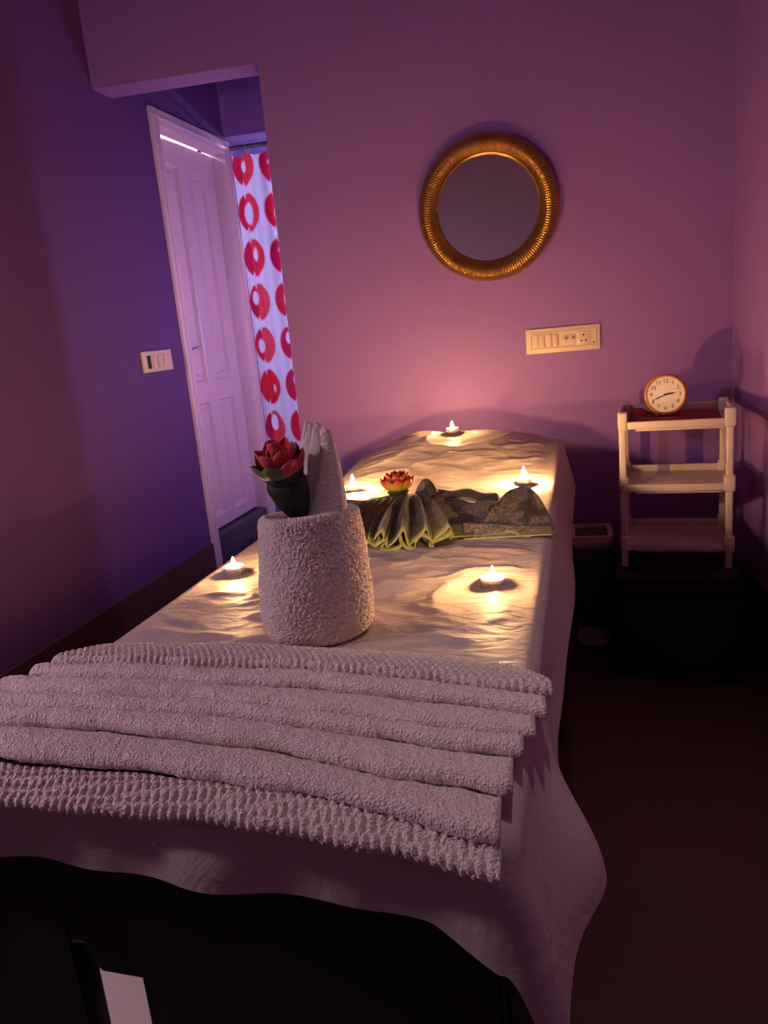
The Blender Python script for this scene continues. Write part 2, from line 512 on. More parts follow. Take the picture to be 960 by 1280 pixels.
# washroom tube light (never in view): lights the curtain from behind
mb = MB().tube([(-1.45, 5.24, 1.70), (-0.55, 5.24, 1.70)], 0.02, 10)
tl = empty('tube_light', (-1.0, 5.27, 1.70))
tag(tl, 'bluish white tube light on the washroom wall behind the curtain', 'lamp')
onto(mb.build('tube', emit('tube_glow', (0.60, 0.58, 1.0), TUBE), smooth=True), tl)
onto(MB().box((-1.5, 5.265, 1.65), (-0.5, 5.30, 1.75)).build('housing', m_plate, bevel=0.004), tl)

# added lamp hidden behind the back wall, put in to light the door
sn = empty('added_door_lamp', (-0.34, 3.20, 1.12))
tag(sn, 'added violet tube lamp, unseen in the passage, lighting the door', 'lamp')
MB().tube([(-0.045, 0, -0.20), (-0.045, 0, 0.20)], 0.02, 12).build('glass_tube', emit('door_fill_glow', (0.78, 0.56, 1.0), DOOR_FILL), sn, smooth=True)
for z in (-0.215, 0.215):
    MB().box((-0.07, -0.025, z - 0.015), (0.0, 0.025, z + 0.015)).build('end_cap', m_metal, sn, bevel=0.003)
MB().box((-0.012, -0.03, -0.23), (0.0, 0.03, 0.23)).build('back_plate', m_metal, sn, bevel=0.003)
# tube lamp in the store behind the door: it shows through the gap over the leaf
bl = MB().tube([lw(0.55, 2.052, -0.25), lw(1.20, 2.052, -0.25)], 0.034, 12).build('store_tube_lamp', emit('store_glow', (0.95, 0.85, 1.0), 4.0), smooth=True)
tag(bl, 'white tube lamp in the store, showing as a bright line over door', 'lamp')

# ---- ceiling downlight, then an added fill lamp (outside the frame)
dl = empty('downlight', (0.16, 0.86, CEIL))
tag(dl, 'small recessed ceiling downlight above the foot of the bed', 'lamp')
onto(MB().lathe([(0.055, CEIL - 0.004), (0.045, CEIL - 0.008), (0.040, CEIL - 0.002), (0.040, CEIL)], 24).build('trim_ring', m_chrome, smooth=True), dl)
ld = bpy.data.lights.new('downlight_lamp', 'SPOT'); ld.energy = DOWNLIGHT_W; ld.color = (1.0, 0.80, 0.80)
ld.spot_size = R(52); ld.spot_blend = 0.9; ld.shadow_soft_size = 0.04
lo = bpy.data.objects.new('lamp', ld); COL.objects.link(lo); lo.parent = dl; lo.location = (0, 0, -0.012); lo.rotation_euler = (R(3), R(-6), 0)

gp = lw(-2.25, 1.42, 0)  # unseen lamp added to fill the walls and towels from the left
gl = empty('added_fill_lamp', gp, -WA)
tag(gl, 'added pink shaded fill lamp, unseen, on the left wall beside the bed', 'lamp')
MB().lathe([(0.001, -0.045)] + [(0.045 * math.sin(a), -0.045 * math.cos(a)) for a in np.linspace(0.25, PI - 0.25, 10)] + [(0.001, 0.045)], 20, Matrix.Translation((0.13, 0, 0))).build('globe', emit('fill_glow', (1.0, 0.74, 0.86), FILL_W / (0.0254 * PI)), gl, smooth=True)
MB().lathe([(0.105, 0.030), (0.080, 0.055), (0.030, 0.075), (0.001, 0.078)], 28, Matrix.Translation((0.13, 0, 0))).build('shade', m_metal, gl, smooth=True, solid=0.002)
MB().tube([(0.0, 0, -0.02), (0.05, 0, 0.07), (0.13, 0, 0.085)], 0.007, 8).build('bracket', m_metal, gl, smooth=True)

# ---- mirror on the back wall
mir = empty('round_mirror', (-0.063, D, 1.455))
tag(mir, 'round wall mirror in a ribbed antique gold frame', 'mirror')
RO, RI = 0.232, 0.172
rings = []
NS = 640
for k in range(NS):
    a = 2 * PI * k / NS
    rib = 0.0024 * math.sin(2 * PI * k / 4 + 0.6)
    ring = []
    rc, rw = (RO + RI) / 2, (RO - RI) / 2
    for q in range(13):
        b_ = PI * q / 12
        fac = math.sin(b_)
        rad = rc + (rw) * math.cos(b_)
        dep = 0.006 + (0.036 + rib) * (fac ** 0.8)
        ring.append((rad * math.cos(a), -dep, rad * math.sin(a)))
    ring.append((RI - 0.006, -0.010, 0)); p = ring.pop(); ring.append((p[0] * math.cos(a), p[1], p[0] * math.sin(a)))
    ring.append(((RI - 0.006) * math.cos(a), -0.003, (RI - 0.006) * math.sin(a)))
    ring.append((RO * math.cos(a), -0.001, RO * math.sin(a)))
    rings.append(ring)
MB().loft(rings, True, False, True).build('frame', m_gold, mir, smooth=True, angle=60)
# narrow polished inner bead
mb = MB(); mb.tube([((RI - 0.003) * math.cos(2 * PI * k / 64), -0.013, (RI - 0.003) * math.sin(2 * PI * k / 64)) for k in range(65)], 0.004, 6)
mb.build('inner_bead', m_gold, mir, smooth=True)
mb = MB(); mb.add([((RI - 0.004) * math.cos(2 * PI * k / 64), -0.007, (RI - 0.004) * math.sin(2 * PI * k / 64)) for k in range(64)], [tuple(range(64))])
mb.build('mirror_glass', m_mirror, mir)

# ---- switch board on the back wall
def frame_rect(mb, x0, x1, z0, z1, t, y0, y1):
    mb.box((x0, y1, z0), (x1, y0, z0 + t)); mb.box((x0, y1, z1 - t), (x1, y0, z1))
    mb.box((x0, y1, z0 + t), (x0 + t, y0, z1 - t)); mb.box((x1 - t, y1, z0 + t), (x1, y0, z1 - t))
sw = empty('switch_board', (0.1645, D, 1.008))
tag(sw, 'cream switch board with four rockers and sockets under the round mirror', 'switch')
Wp, Hp = 0.247, 0.084
mb = MB().box((-Wp / 2, -0.008, -Hp / 2), (Wp / 2, 0, Hp / 2)); mb.build('back_plate', m_plate, sw, bevel=0.003)
mb = MB(); frame_rect(mb, -Wp / 2 + 0.014, Wp / 2 - 0.014, -Hp / 2 + 0.014, Hp / 2 - 0.014, 0.003, -0.008, -0.0115); mb.build('inner_frame', m_plate, sw)
for k, x in enumerate((-0.092, -0.071, -0.047, -0.026)):
    m1 = MB(); tilt = 0.004 if k % 2 else 0.0015
    m1.add([(x - 0.009, -0.008, -0.022), (x + 0.009, -0.008, -0.022), (x + 0.009, -0.008, 0.022), (x - 0.009, -0.008, 0.022),
            (x - 0.009, -0.0095 - tilt, -0.022), (x + 0.009, -0.0095 - tilt, -0.022), (x + 0.009, -0.0135 + tilt * 0.4, 0.022), (x - 0.009, -0.0135 + tilt * 0.4, 0.022)],
           [(0, 1, 2, 3), (4, 7, 6, 5), (0, 4, 5, 1), (1, 5, 6, 2), (2, 6, 7, 3), (3, 7, 4, 0)])
    m1.build('rocker_switch', m_platep, sw, bevel=0.001)
RX = Matrix.Rotation(R(90), 4, 'X')
for x in (0.008, 0.031):
    k = MB().lathe([(0.0095, 0), (0.009, 0.005), (0.006, 0.006), (0.0055, 0.003), (0.0005, 0.003)], 18, Matrix.Translation((x, -0.008, 0.003)) @ RX).build('socket_ring', m_platep, sw, smooth=True)
    MB().lathe([(0.0035, 0.0), (0.0035, 0.0045), (0.0005, 0.0045)], 10, Matrix.Translation((x + 0.003, -0.008, 0.004)) @ RX).build('socket_hole', m_hole, k, smooth=True)
MB().box((0.046, -0.0105, -0.023), (0.090, -0.008, 0.023)).build('socket_face', m_platep, sw, bevel=0.001)
for x, z in ((0.068, 0.010), (0.060, -0.009), (0.076, -0.009)):
    MB().lathe([(0.0032, 0.0), (0.0032, 0.003), (0.0003, 0.003)], 12, Matrix.Translation((x, -0.008, z)) @ RX).build('socket_hole', m_hole, sw)
MB().box((0.096, -0.011, -0.019), (0.106, -0.008, -0.016)).build('indicator', m_chrome, sw)

# ---- small switch plate on the left wall
sp_ = empty('switch_plate', lw(0.138, 1.056, 0)); sp_.rotation_euler = (0, 0, R(90) - WA)   # local x runs along the wall
tag(sp_, 'small pale switch plate beside the panelled door', 'switch')
# local frame: x along wall (deeper), y = away from room normal
Wq, Hq = 0.215, 0.080
MB().box((-Wq / 2, -0.012, -Hq / 2), (Wq / 2, 0, Hq / 2)).build('back_plate', m_plate, sp_, bevel=0.003)
MB().box((-0.080, -0.0135, -0.026), (-0.056, -0.012, 0.024)).build('slot', m_hole, sp_)
for x in (-0.03, 0.012):
    MB().box((x - 0.017, -0.016, -0.025), (x + 0.017, -0.012, 0.025)).build('rocker_switch', m_platep, sp_, bevel=0.002)
m1 = MB()
m1.add([(0.040, -0.012, -0.025), (0.085, -0.012, -0.025), (0.085, -0.012, 0.025), (0.040, -0.012, 0.025), (0.040, -0.014, -0.025), (0.085, -0.026, -0.025), (0.085, -0.014, 0.025), (0.040, -0.016, 0.025)],
       [(0, 1, 2, 3), (4, 7, 6, 5), (0, 4, 5, 1), (1, 5, 6, 2), (2, 6, 7, 3), (3, 7, 4, 0)])
m1.build('rocker_switch', m_platep, sp_, bevel=0.001)

# ================================================================== BED
BZ = 0.68                       # top of the sheet
BA = R(-4.6)                    # bed turned clockwise
BO = V(-0.335, 0.578, 0)        # middle of the foot edge
BW, BL = 0.64, 1.98
bu = V(math.cos(BA), math.sin(BA), 0)      # across (to the right)
bv = V(-math.sin(BA), math.cos(BA), 0)     # along (to the head)
def bed(a, b, z=0.0):
    p = BO + bu * a + bv * b
    return V(p.x, p.y, z)
def tobed(p):
    q = Vector((p[0], p[1], 0)) - BO
    return q.dot(bu), q.dot(bv)

def head_rise(a, b):
    """the padded head end: a low hump under the sheet"""
    t = sm(1.45, 1.86, b)
    h = 0.075 * t * (1 - 0.30 * sm(1.88, 1.98, b))
    side = 1 - (0.75 if a < 0 else 0.55) * sm(0.10, 0.33, abs(a + 0.02)) ** 1.0
    return h * side

mbed = empty('massage_bed', BO, BA)
tag(mbed, 'black massage bed standing under a cream sheet', 'bed')
hw = BW / 2 - 0.030
mb = MB()
NXb, NYb = 16, 40
top = []
for j in range(NYb + 1):
    b_ = 0.030 + (BL - 0.060) * j / NYb
    top.append([(-hw + 2 * hw * i / NXb, b_, BZ - 0.016 + head_rise(-hw + 2 * hw * i / NXb, b_)) for i in range(NXb + 1)])
mb.loft(top, False)
bot = [(-hw, 0.012), (hw, 0.012), (hw, BL - 0.012), (-hw, BL - 0.012)]
mb.box((-hw, 0.030, BZ - 0.12), (hw, BL - 0.030, BZ - 0.020))
mb.build('mattress', m_vinyl, mbed)
MB().box((-hw + 0.015, 0.04, BZ - 0.20), (hw - 0.015, BL - 0.03, BZ - 0.12)).build('frame', m_metal, mbed, bevel=0.006)
for ax in (-1, 1):
    for by in (0.10, BL - 0.12):
        MB().box((ax * (hw - 0.045) - 0.025, by - 0.025, 0), (ax * (hw - 0.045) + 0.025, by + 0.025, BZ - 0.20)).build('leg', m_metal, mbed, bevel=0.004)
# black valance hanging at the foot, cut away low on the left
val = [(-0.290, 0.648), (0.290, 0.648), (0.290, 0.02), (-0.075, 0.02), (-0.078, 0.470), (-0.125, 0.472), (-0.134, 0.482), (-0.139, 0.497), (-0.143, 0.535), (-0.160, 0.535), (-0.150, 0.02), (-0.290, 0.02)]
VAL = val
nfold = 64

# ---- sheet
def sheet():
    HW = BW / 2
    rad = 0.022
    def hem_foot(a):
        return lerp_poly([(-0.34, 0.070), (-0.10, 0.082), (0.05, 0.086), (0.15, 0.092), (0.24, 0.105), (0.32, 0.150)], a)
    def hem_right(b):
        return 0.190 + 0.012 * math.sin(b * 5 + 1) 
    def fall(e, k_out=0.20):
        """excess length past the edge -> (outward, down)"""
        arc = rad * PI / 2
        if e <= 0: return 0.0, 0.0
        if e < arc:
            q = e / rad
            return rad * math.sin(q), rad * (1 - math.cos(q))
        k = e - arc
        return rad + k_out * k, rad + 0.98 * k
    As = list(np.linspace(-1, 0, 14)[:-1]) + list(np.linspace(0, 1, 120)) + list(np.linspace(1, 2, 40)[1:])
    Bs = list(np.linspace(-1, 0, 26)[:-1]) + list(np.linspace(0, 1, 300)) + list(np.linspace(1, 2, 12)[1:])
    ED = HW - rad
    vs_, fs = [], []
    for b_ in Bs:
        for a_ in As:
            # lengths in metres in the cloth
            if a_ < 0: a, ea = -ED, -a_ * 0.16
            elif a_ > 1: a, ea = ED, (a_ - 1)
            else: a, ea = -ED + 2 * ED * a_, 0.0
            if b_ < 0: b, eb = rad, -b_
            elif b_ > 1: b, eb = BL - rad, (b_ - 1) * 0.20
            else: b, eb = rad + (BL - 2 * rad) * b_, 0.0
            if a_ > 1: ea = (a_ - 1) * hem_right(b)
            if b_ < 0: eb = -b_ * hem_foot(a)
            e = math.hypot(ea, eb)
            out, down = fall(e, 0.03 + 0.15 * (ea / e) ** 2 if e else 0.1)
            sx = (1 if a_ > 1 else -1 if a_ < 0 else 0) * (ea / e if e else 0)
            sy = (-1 if b_ < 0 else 1 if b_ > 1 else 0) * (eb / e if e else 0)
            x = a + sx * out; y = b + sy * out
            z = BZ + 0.003 + head_rise(a, b) - down
            # flowing folds in the hanging parts
            hang = sm(0.02, 0.16, e)
            if a_ > 1:
                x += hang * 0.006 * math.sin(b * 7 + 0.6)
                x += 0.036 * sm(0.05, 0.19, e) * math.exp(-((b - 0.20) / 0.075) ** 2)
                x -= 0.012 * hang * math.exp(-((b - 0.42) / 0.12) ** 2)
            if b_ < 0:
                y -= sm(0.01, 0.08, e) * (0.006 * math.sin(a * 21 + 1) + 0.004 * math.sin(a * 47))
            # wrinkles on top
            if e == 0:
                p = Vector((x * 5.0, y * 9.0, 0.3))
                n1 = noise.noise(p + Vector((0.6 * noise.noise(p * 0.7), 0.9 * noise.noise(p * 0.6 + Vector((5, 1, 2))), 0)))
                ridge = (1 - abs(n1)) ** 6
                p2 = Vector((x * 13.0 + 0.5 * y, y * 21.0, 1.7))
                n2 = noise.noise(p2)
                amp = sm(0.0, 0.06, ED - abs(a)) * (0.35 + 0.65 * sm(0.34, 0.5, b))
                z += amp * (0.0060 * ridge + 0.0035 * n1 + 0.0022 * n2 + 0.0030 * (1 - abs(n2)) ** 5)
            vs_.append((x, y, z))
    na = len(As)
    for j in range(len(Bs) - 1):
        for i in range(na - 1):
            q = j * na + i
            fs.append((q, q + 1, q + na + 1, q + na))
    mb = MB(); mb.add(vs_, fs)
    o = mb.build('bed_sheet', m_sheet, None, smooth=True, angle=180, recalc=False)
    o.location = BO; o.rotation_euler = (0, 0, BA)
    tag(o, 'creased cream sheet draped over the massage bed', 'sheet')
    return o
sheet()

# black valance at the foot of the bed
mb = MB()
mb.prism(VAL, 0.0, 0.004, lambda u, v, d: (u, 0.020 + d, v))
mb.build('valance', m_blackcloth, mbed)
# side valance under the hanging sheet
rings = []
for k in range(81):
    b_ = 0.02 + (BL - 0.04) * k / 80
    wv = 0.006 * math.sin(b_ * 26)
    rings.append([(hw + 0.002 + 0.003, b_, 0.62), (hw + 0.006 + wv, b_, 0.35), (hw + 0.008 + 1.3 * wv, b_, 0.04)])
MB().loft(rings, False).build('valance', m_blackcloth, mbed, smooth=True, solid=0.002)

floor_patch = MB().box((-1.15, 0.62, 0.0), (-0.35, 1.35, 0.008)).build('floor_patch', m_floor_patch, bevel=0.003)  # added pale slab, stands in for a brighter patch of floor
tag(floor_patch, 'pale beige slab standing in for brighter floor under the bed foot', 'mat')

# ================================================================== PLEATED TOWEL
# front edges of the pleats, in metres on the bed (measured at the height of the cloth)
LINES = [
    [(-0.626, 0.895), (-0.586, 0.955), (-0.376, 0.950), (-0.209, 0.914), (-0.084, 0.897), (-0.009, 0.863), (0.022, 0.800)],
    [(-0.631, 0.858), (-0.440, 0.848), (-0.272, 0.832), (-0.113, 0.795), (0.020, 0.763)],
    [(-0.638, 0.828), (-0.384, 0.800), (-0.259, 0.786), (-0.109, 0.754), (0.012, 0.719)],
    [(-0.660, 0.782), (-0.394, 0.758), (-0.242, 0.723), (-0.102, 0.692), (0.000, 0.672)],
    [(-0.650, 0.745), (-0.364, 0.722), (-0.254, 0.703), (-0.099, 0.662), (-0.014, 0.647)],
    [(-0.655, 0.700), (-0.560, 0.704), (-0.403, 0.684), (-0.238, 0.648), (-0.138, 0.613), (-0.026, 0.585)],
    [(-0.640, 0.648), (-0.548, 0.638), (-0.335, 0.610), (-0.220, 0.584), (-0.131, 0.558), (-0.035, 0.521)],
    [(-0.630, 0.588), (-0.503, 0.579), (-0.400, 0.574), (-0.210, 0.552), (-0.110, 0.526), (-0.025, 0.498)],
]
XE = [(-0.626, 0.022), (-0.640, 0.014), (-0.662, 0.002), (-0.655, -0.010), (-0.660, -0.020), (-0.650, -0.030), (-0.640, -0.030)]
tw = empty('pleated_towel', (-0.31, 0.72, BZ))
tag(tw, 'pale bath towel folded into wide overlapping pleats across bed foot', 'towel')

def smooth_line(L):
    xs = np.linspace(L[0][0], L[-1][0], 80)
    ys = np.interp(xs, [p[0] for p in L], [p[1] for p in L])
    k = np.array([1, 2, 3, 4, 3, 2, 1], float); k /= k.sum()
    pad = np.concatenate([2 * ys[0] - ys[3:0:-1], ys, 2 * ys[-1] - ys[-2:-5:-1]])
    return xs, np.convolve(pad, k, 'valid') + 0.0022 * np.sin(xs * 31 + 50 * L[0][1]) + 0.0014 * np.sin(xs * 67 + 90 * L[0][1])
SL = [smooth_line(L) for L in LINES]

def pleat(i):
    xb, yb = SL[i]; xf, yf = SL[i + 1]
    x0, x1 = XE[i]
    tex = i in (0, 6)
    dens = 0.0016 if tex else 0.0022
    NX = int((x1 - x0) / dens)
    NA = 46 if tex else 36
    rows = []
    for k in range(NX + 1):
        t = k / NX
        x = x0 + (x1 - x0) * t
        yB = float(np.interp(x, xb, yb)); yF = float(np.interp(x, xf, yf))
        if i == 6:
            zb, zt, zf = 0.690, 0.702, 0.682
        elif i == 0:
            zb, zt, zf = BZ + 0.006, 0.7165, 0.7000
        else:
            zb, zt, zf = 0.692, 0.7165, 0.6990
        zt += 0.0025 * noise.noise(Vector((x * 7, i * 3.1, 0)))
        wd = yB - yF
        back = yB + (0.0 if i == 0 else 0.012)
        if i == 0:
            # the honeycomb border tapers to its corners
            back = yB
        nr = min(0.0095, wd * 0.42)
        ring = []
        # upper surface from back to the nose, then under
        for q in range(NA + 1):
            s = q / NA
            if s < 0.68:
                u = s / 0.68
                y = back + (yF + nr - back) * u
                if i == 6:
                    z = zb + (zt - zb) * sm(0, 0.4, u) - (zt - zf) * 0.35 * sm(0.5, 1.0, u)
                else:
                    z = zb + (zt - zb) * (1 - (1 - u) ** 2.4)
                n = Vector((0, 0, 1))
            elif s < 0.90:
                u = (s - 0.68) / 0.22 * PI * 0.95
                top_z = zb + (zt - zb) if i != 6 else zt - (zt - zf) * 0.35
                hr = (top_z - zf) / 2 + 0.0005
                y = yF + nr - nr * math.sin(u)
                z = top_z - hr + hr * math.cos(u)
                n = Vector((0, -math.sin(u), math.cos(u)))
            else:
                u = (s - 0.90) / 0.10
                y = yF + nr + (back - yF - nr) * u
                z = (zf - 0.0005) + (min(zb, zf) - 0.004 - zf) * u if i else zf + (BZ + 0.003 - zf) * u
                n = Vector((0, 0, -1))
            if tex and s < 0.86:
                # waffle cells, laid on the skew
                c = 0.0092
                along = x / c; acr = (y - z) / c * 1.05
                cell = abs(math.sin(PI * (along + 0.5 * acr))) * abs(math.sin(PI * (acr * 0.5 - along)))
                d = 0.0042 * (math.sqrt(cell) - 0.45) * (0.25 + 0.75 * sm(0.0, 0.012, min(t, 1 - t) * (x1 - x0)))
            else:
                d = 0.0015 * noise.noise(Vector((x * 210, y * 190, z * 190)))
                d += 0.0016 * noise.noise(Vector((x * 40, y * 60, i)))
            ef = sm(0, 0.02, min(t, 1 - t) * (x1 - x0) / 0.3)
            ring.append((x + 0.31, y + n.y * d - 0.72, z + n.z * d * (0.4 + 0.6 * ef) - BZ))
        # soften the ends
        e = min(k, NX - k) * dens
        if e < 0.006:
            cz = sum(p[2] for p in ring) / len(ring)
            f = math.sqrt(max(0.0, 1 - (1 - e / 0.006) ** 2)) * 0.35 + 0.65
            ring = [(p[0], p[1], cz + (p[2] - cz) * f) for p in ring]
        rows.append(ring)
    mb = MB().loft(rows, True, True)
    o = mb.build('textured_border' if tex else 'pleat', m_terry, tw, smooth=True, angle=180)
    if tex: o['label'] = 'waffle-textured towel border'
for i in range(7):
    pleat(i)

# ================================================================== ROLLED TOWEL CUP
rt = empty('rolled_towel', (-0.296, 1.008, BZ + 0.005))
tag(rt, 'fluffy pale towel rolled into a tall upright cup', 'towel')
H_ = 0.168
rows = []
SEG = 340
prof = []
for k in range(130):
    prof.append(('o', k / 129))
for k in range(1, 12):
    prof.append(('r', k / 12))
for k in range(14):
    prof.append(('i', k / 13))
TH = 0.017
for kind, t in prof:
    ring = []
    for s in range(SEG):
        a = 2 * PI * s / SEG
        rtop, rbot = 0.0675, 0.0770
        lean = 0.002
        if kind == 'o':
            z = H_ * t
            r_ = rbot + (rtop - rbot) * t ** 1.3 + 0.004 * math.sin(PI * t)
            if t < 0.10: r_ -= 0.010 * (1 - t / 0.10) ** 2
        elif kind == 'r':
            z = H_ + 0.5 * TH * math.sin(PI * t) * 1.15
            r_ = rtop - TH * 0.5 + 0.5 * TH * math.cos(PI * t)
        else:
            z = H_ * (1 - 0.9 * t)
            r_ = rtop - TH - 0.004 * t
        z += 0.006 * math.sin(a + 2.6) * sm(0.6, 1.0, z / H_)
        r_ += 0.0022 * math.sin(2 * a + 0.7) + 0.0035 * noise.noise(Vector((math.cos(a) * 1.6, math.sin(a) * 1.6, z * 14)))
        d = 0.0023 * noise.noise(Vector((math.cos(a) * 24, math.sin(a) * 24, z * 340))) + 0.0018 * noise.noise(Vector((math.cos(a) * 30, math.sin(a) * 30, z * 430)))
        r2 = r_ + d
        ring.append((r2 * math.cos(a) + lean * t * (1 if kind == 'o' else 0) + (lean if kind != 'o' else 0), r2 * math.sin(a) * 0.95, z))
    rows.append(ring)
mb = MB().loft(rows, True, False)
mb.build('towel_roll', m_terry, rt, smooth=True, angle=180)
# loose end of the roll, a soft seam down the back right
rows = []
for k in range(40):
    z = 0.004 + (H_ - 0.004) * k / 39
    r_ = 0.0765 - 0.010 * (k / 39) ** 1.3 + 0.004 * math.sin(PI * k / 39)
    rows.append([((r_ + dd) * math.cos(a) + 0.002 * k / 39, (r_ + dd) * math.sin(a) * 0.95, z) for a, dd in ((0.9, -0.002), (1.0, 0.003), (1.4, 0.006), (1.62, 0.005), (1.68, -0.002))])
MB().loft(rows, False).build('loose_end', m_terry, rt, smooth=True, solid=0.003)

# ---- folded hand towel standing in the cup
ft = empty('folded_towel', (-0.287, 1.000, BZ + 0.10))
tag(ft, 'small towel folded to a pointed fan, standing in the rolled towel', 'towel')
def fold(zb, top, rgt, lft, y0, dep, s1, m, wave=0.0):
    """a layer of the fan: rgt/lft give its right and left edge (x at base, at middle, at tip)"""
    N1, N2 = 40, 36
    rows = []
    for j in range(N1 + 1):
        t = j / N1
        q = lambda e: e[0] * (1 - t) ** 2 + (4 * e[1] - e[0] - e[2]) * t * (1 - t) + e[2] * t * t
        xr, xl = q(rgt), q(lft)
        xc, hw_ = (xr + xl) / 2, (xr - xl) / 2
        row = []
        for i in range(N2 + 1):
            s_ = s1 * i / N2
            a = PI * s_
            d = 0.0012 * noise.noise(Vector((s_ * 30, t * 60, y0 * 99)))
            zz = zb + (top - zb) * t - 0.010 * max(0.0, s_ - 0.25) * t
            row.append((xc - (hw_ + d) * math.cos(a), y0 + 0.012 * t - (dep * hw_ + d) * math.sin(a) + wave * math.sin(7 * s_) * t, zz))
        rows.append(row)
    o = MB().loft(rows, False).build('fold', m, ft, smooth=True, angle=180, solid=0.0040)
    MB().tube([r_[0] for r_ in rows], 0.0026, 8).build('hem', m_terryh, o, smooth=True)
fold(0.03, 0.200, (0.049, 0.050, 0.038), (-0.020, 0.012, 0.030), -0.012, 0.80, 1.55, m_terry)
fold(0.03, 0.205, (0.044, 0.040, 0.026), (-0.036, -0.008, 0.017), 0.003, 0.42, 0.55, m_terryf)
fold(0.03, 0.202, (0.040, 0.034, 0.014), (-0.047, -0.024, 0.004), 0.016, 0.36, 0.55, m_terryf)
fold(0.03, 0.204, (0.036, 0.030, 0.012), (-0.048, -0.027, -0.002), 0.022, -0.30, 0.85, m_terryf)

# ================================================================== FLOWERS
def petal(name, m, parent, base, axis, ang, tilt, L, Wd, cup=0.35, curl=0.25, point=0.6, N=10, K=7):
    """a cupped petal that leaves 'base' along 'axis', leaning out by 'tilt' towards 'ang'"""
    axis = Vector(axis).normalized()
    e1 = axis.cross(Vector((0, 1, 0.2)))
    e1.normalize(); e2 = axis.cross(e1)
    outd = math.cos(ang) * e1 + math.sin(ang) * e2
    sided = axis.cross(outd)
    vs_, uv, fs = [], [], []
    pos = Vector(base); th = tilt
    for j in range(N + 1):
        t = j / N
        if j:
            th = tilt - curl * t * t * 1.6
            pos = pos + (L / N) * (math.cos(th) * axis + math.sin(th) * outd)
        nrm = (-math.sin(th) * axis + math.cos(th) * outd)
        wv = Wd * (math.sin(PI * min(1.0, t ** 0.75) * 0.985 + 0.02) ** point) * 0.5
        if j == N: wv = Wd * 0.02
        for k in range(K + 1):
            s = 2 * k / K - 1
            p = pos + sided * (wv * s) - nrm * (cup * wv * s * s)
            vs_.append(tuple(p)); uv.append((k / K, t))
    for j in range(N):
        for k in range(K):
            a = j * (K + 1) + k
            fs.append((a, a + 1, a + K + 2, a + K + 1))
    mb = MB(); mb.add(vs_, fs)
    return mb.build(name, m, parent, smooth=True, angle=180, uv=uv, solid=0.0012, recalc=False)

# -- red cloth lotus tucked into the cup
fl = empty('red_flower', (-0.309, 0.985, BZ + 0.166))
tag(fl, 'red artificial lotus with dark leaves tucked into the rolled towel', 'flower')
ax = V(-0.16, -0.30, 1.0).normalized()
b0 = V(0.012, 0.004, 0.004)
# dark leaf wrap: a cone widening upwards
rows = []
e1 = ax.cross(V(0, 1, 0)).normalized(); e2 = ax.cross(e1)
for j in range(15):
    t = j / 14
    c = b0 + ax * (0.084 * t)
    rr_ = (0.005 + 0.023 * math.sin(min(1.0, t / 0.8) * PI / 2)) if t < 0.8 else 0.028 * (1 - ((t - 0.8) / 0.2) ** 2 * 0.97)
    rows.append([tuple(c + rr_ * (1 + 0.06 * math.sin(3 * q)) * (math.cos(q) * e1 + math.sin(q) * e2)) for q in [2 * PI * k / 28 for k in range(28)]])
MB().loft(rows, True, False).build('leaf_wrap', m_leafd, fl, smooth=True)
bc = b0 + ax * 0.062
for k in range(6):
    petal('leaf', m_leafd, fl, bc - ax * 0.010, ax, 2 * PI * k / 6 + 0.3, R(60), 0.046, 0.044, 0.5, 0.55)
for k in range(7):
    petal('outer_petal', m_leaf if k not in (2, 3) else m_red, fl, bc + ax * 0.002, ax, 2 * PI * k / 7 + 0.55, R(62), 0.060, 0.044, 0.55, 0.62)
for k in range(6):
    petal('petal', m_redp if k % 2 else m_red, fl, bc + ax * 0.006, ax, 2 * PI * k / 6 + 0.1, R(44), 0.061, 0.042, 0.6, 0.50)
for k in range(5):
    petal('inner_petal', m_red, fl, bc + ax * 0.012, ax, 2 * PI * k / 5 + 0.5, R(20), 0.056, 0.034, 0.7, 0.40)

# -- small yellow and red lotus on the green scarf
lo2 = empty('yellow_lotus', (-0.262, 1.605, 0.748))
tag(lo2, 'small lotus with yellow petals tipped in red, sitting on green scarf', 'flower')
MB().lathe([(0.001, 0.0), (0.020, 0.001), (0.024, 0.008), (0.015, 0.014), (0.001, 0.015)], 16).build('flower_base', m_leaf, lo2, smooth=True)
for k in range(8):
    petal('petal', m_lotus, lo2, (0, 0, 0.006), (0, 0, 1), 2 * PI * k / 8 + 0.2, R(80), 0.056, 0.036, 0.55, 0.95, 0.5)
for k in range(7):
    petal('petal', m_lotus, lo2, (0, 0, 0.010), (0, 0, 1), 2 * PI * k / 7 + 0.65, R(52), 0.048, 0.028, 0.5, 0.55, 0.55)
for k in range(6):
    petal('inner_petal', m_red, lo2, (0, 0, 0.012), (0, 0, 1), 2 * PI * k / 6, R(28), 0.042, 0.022, 0.5, 0.3, 0.6)

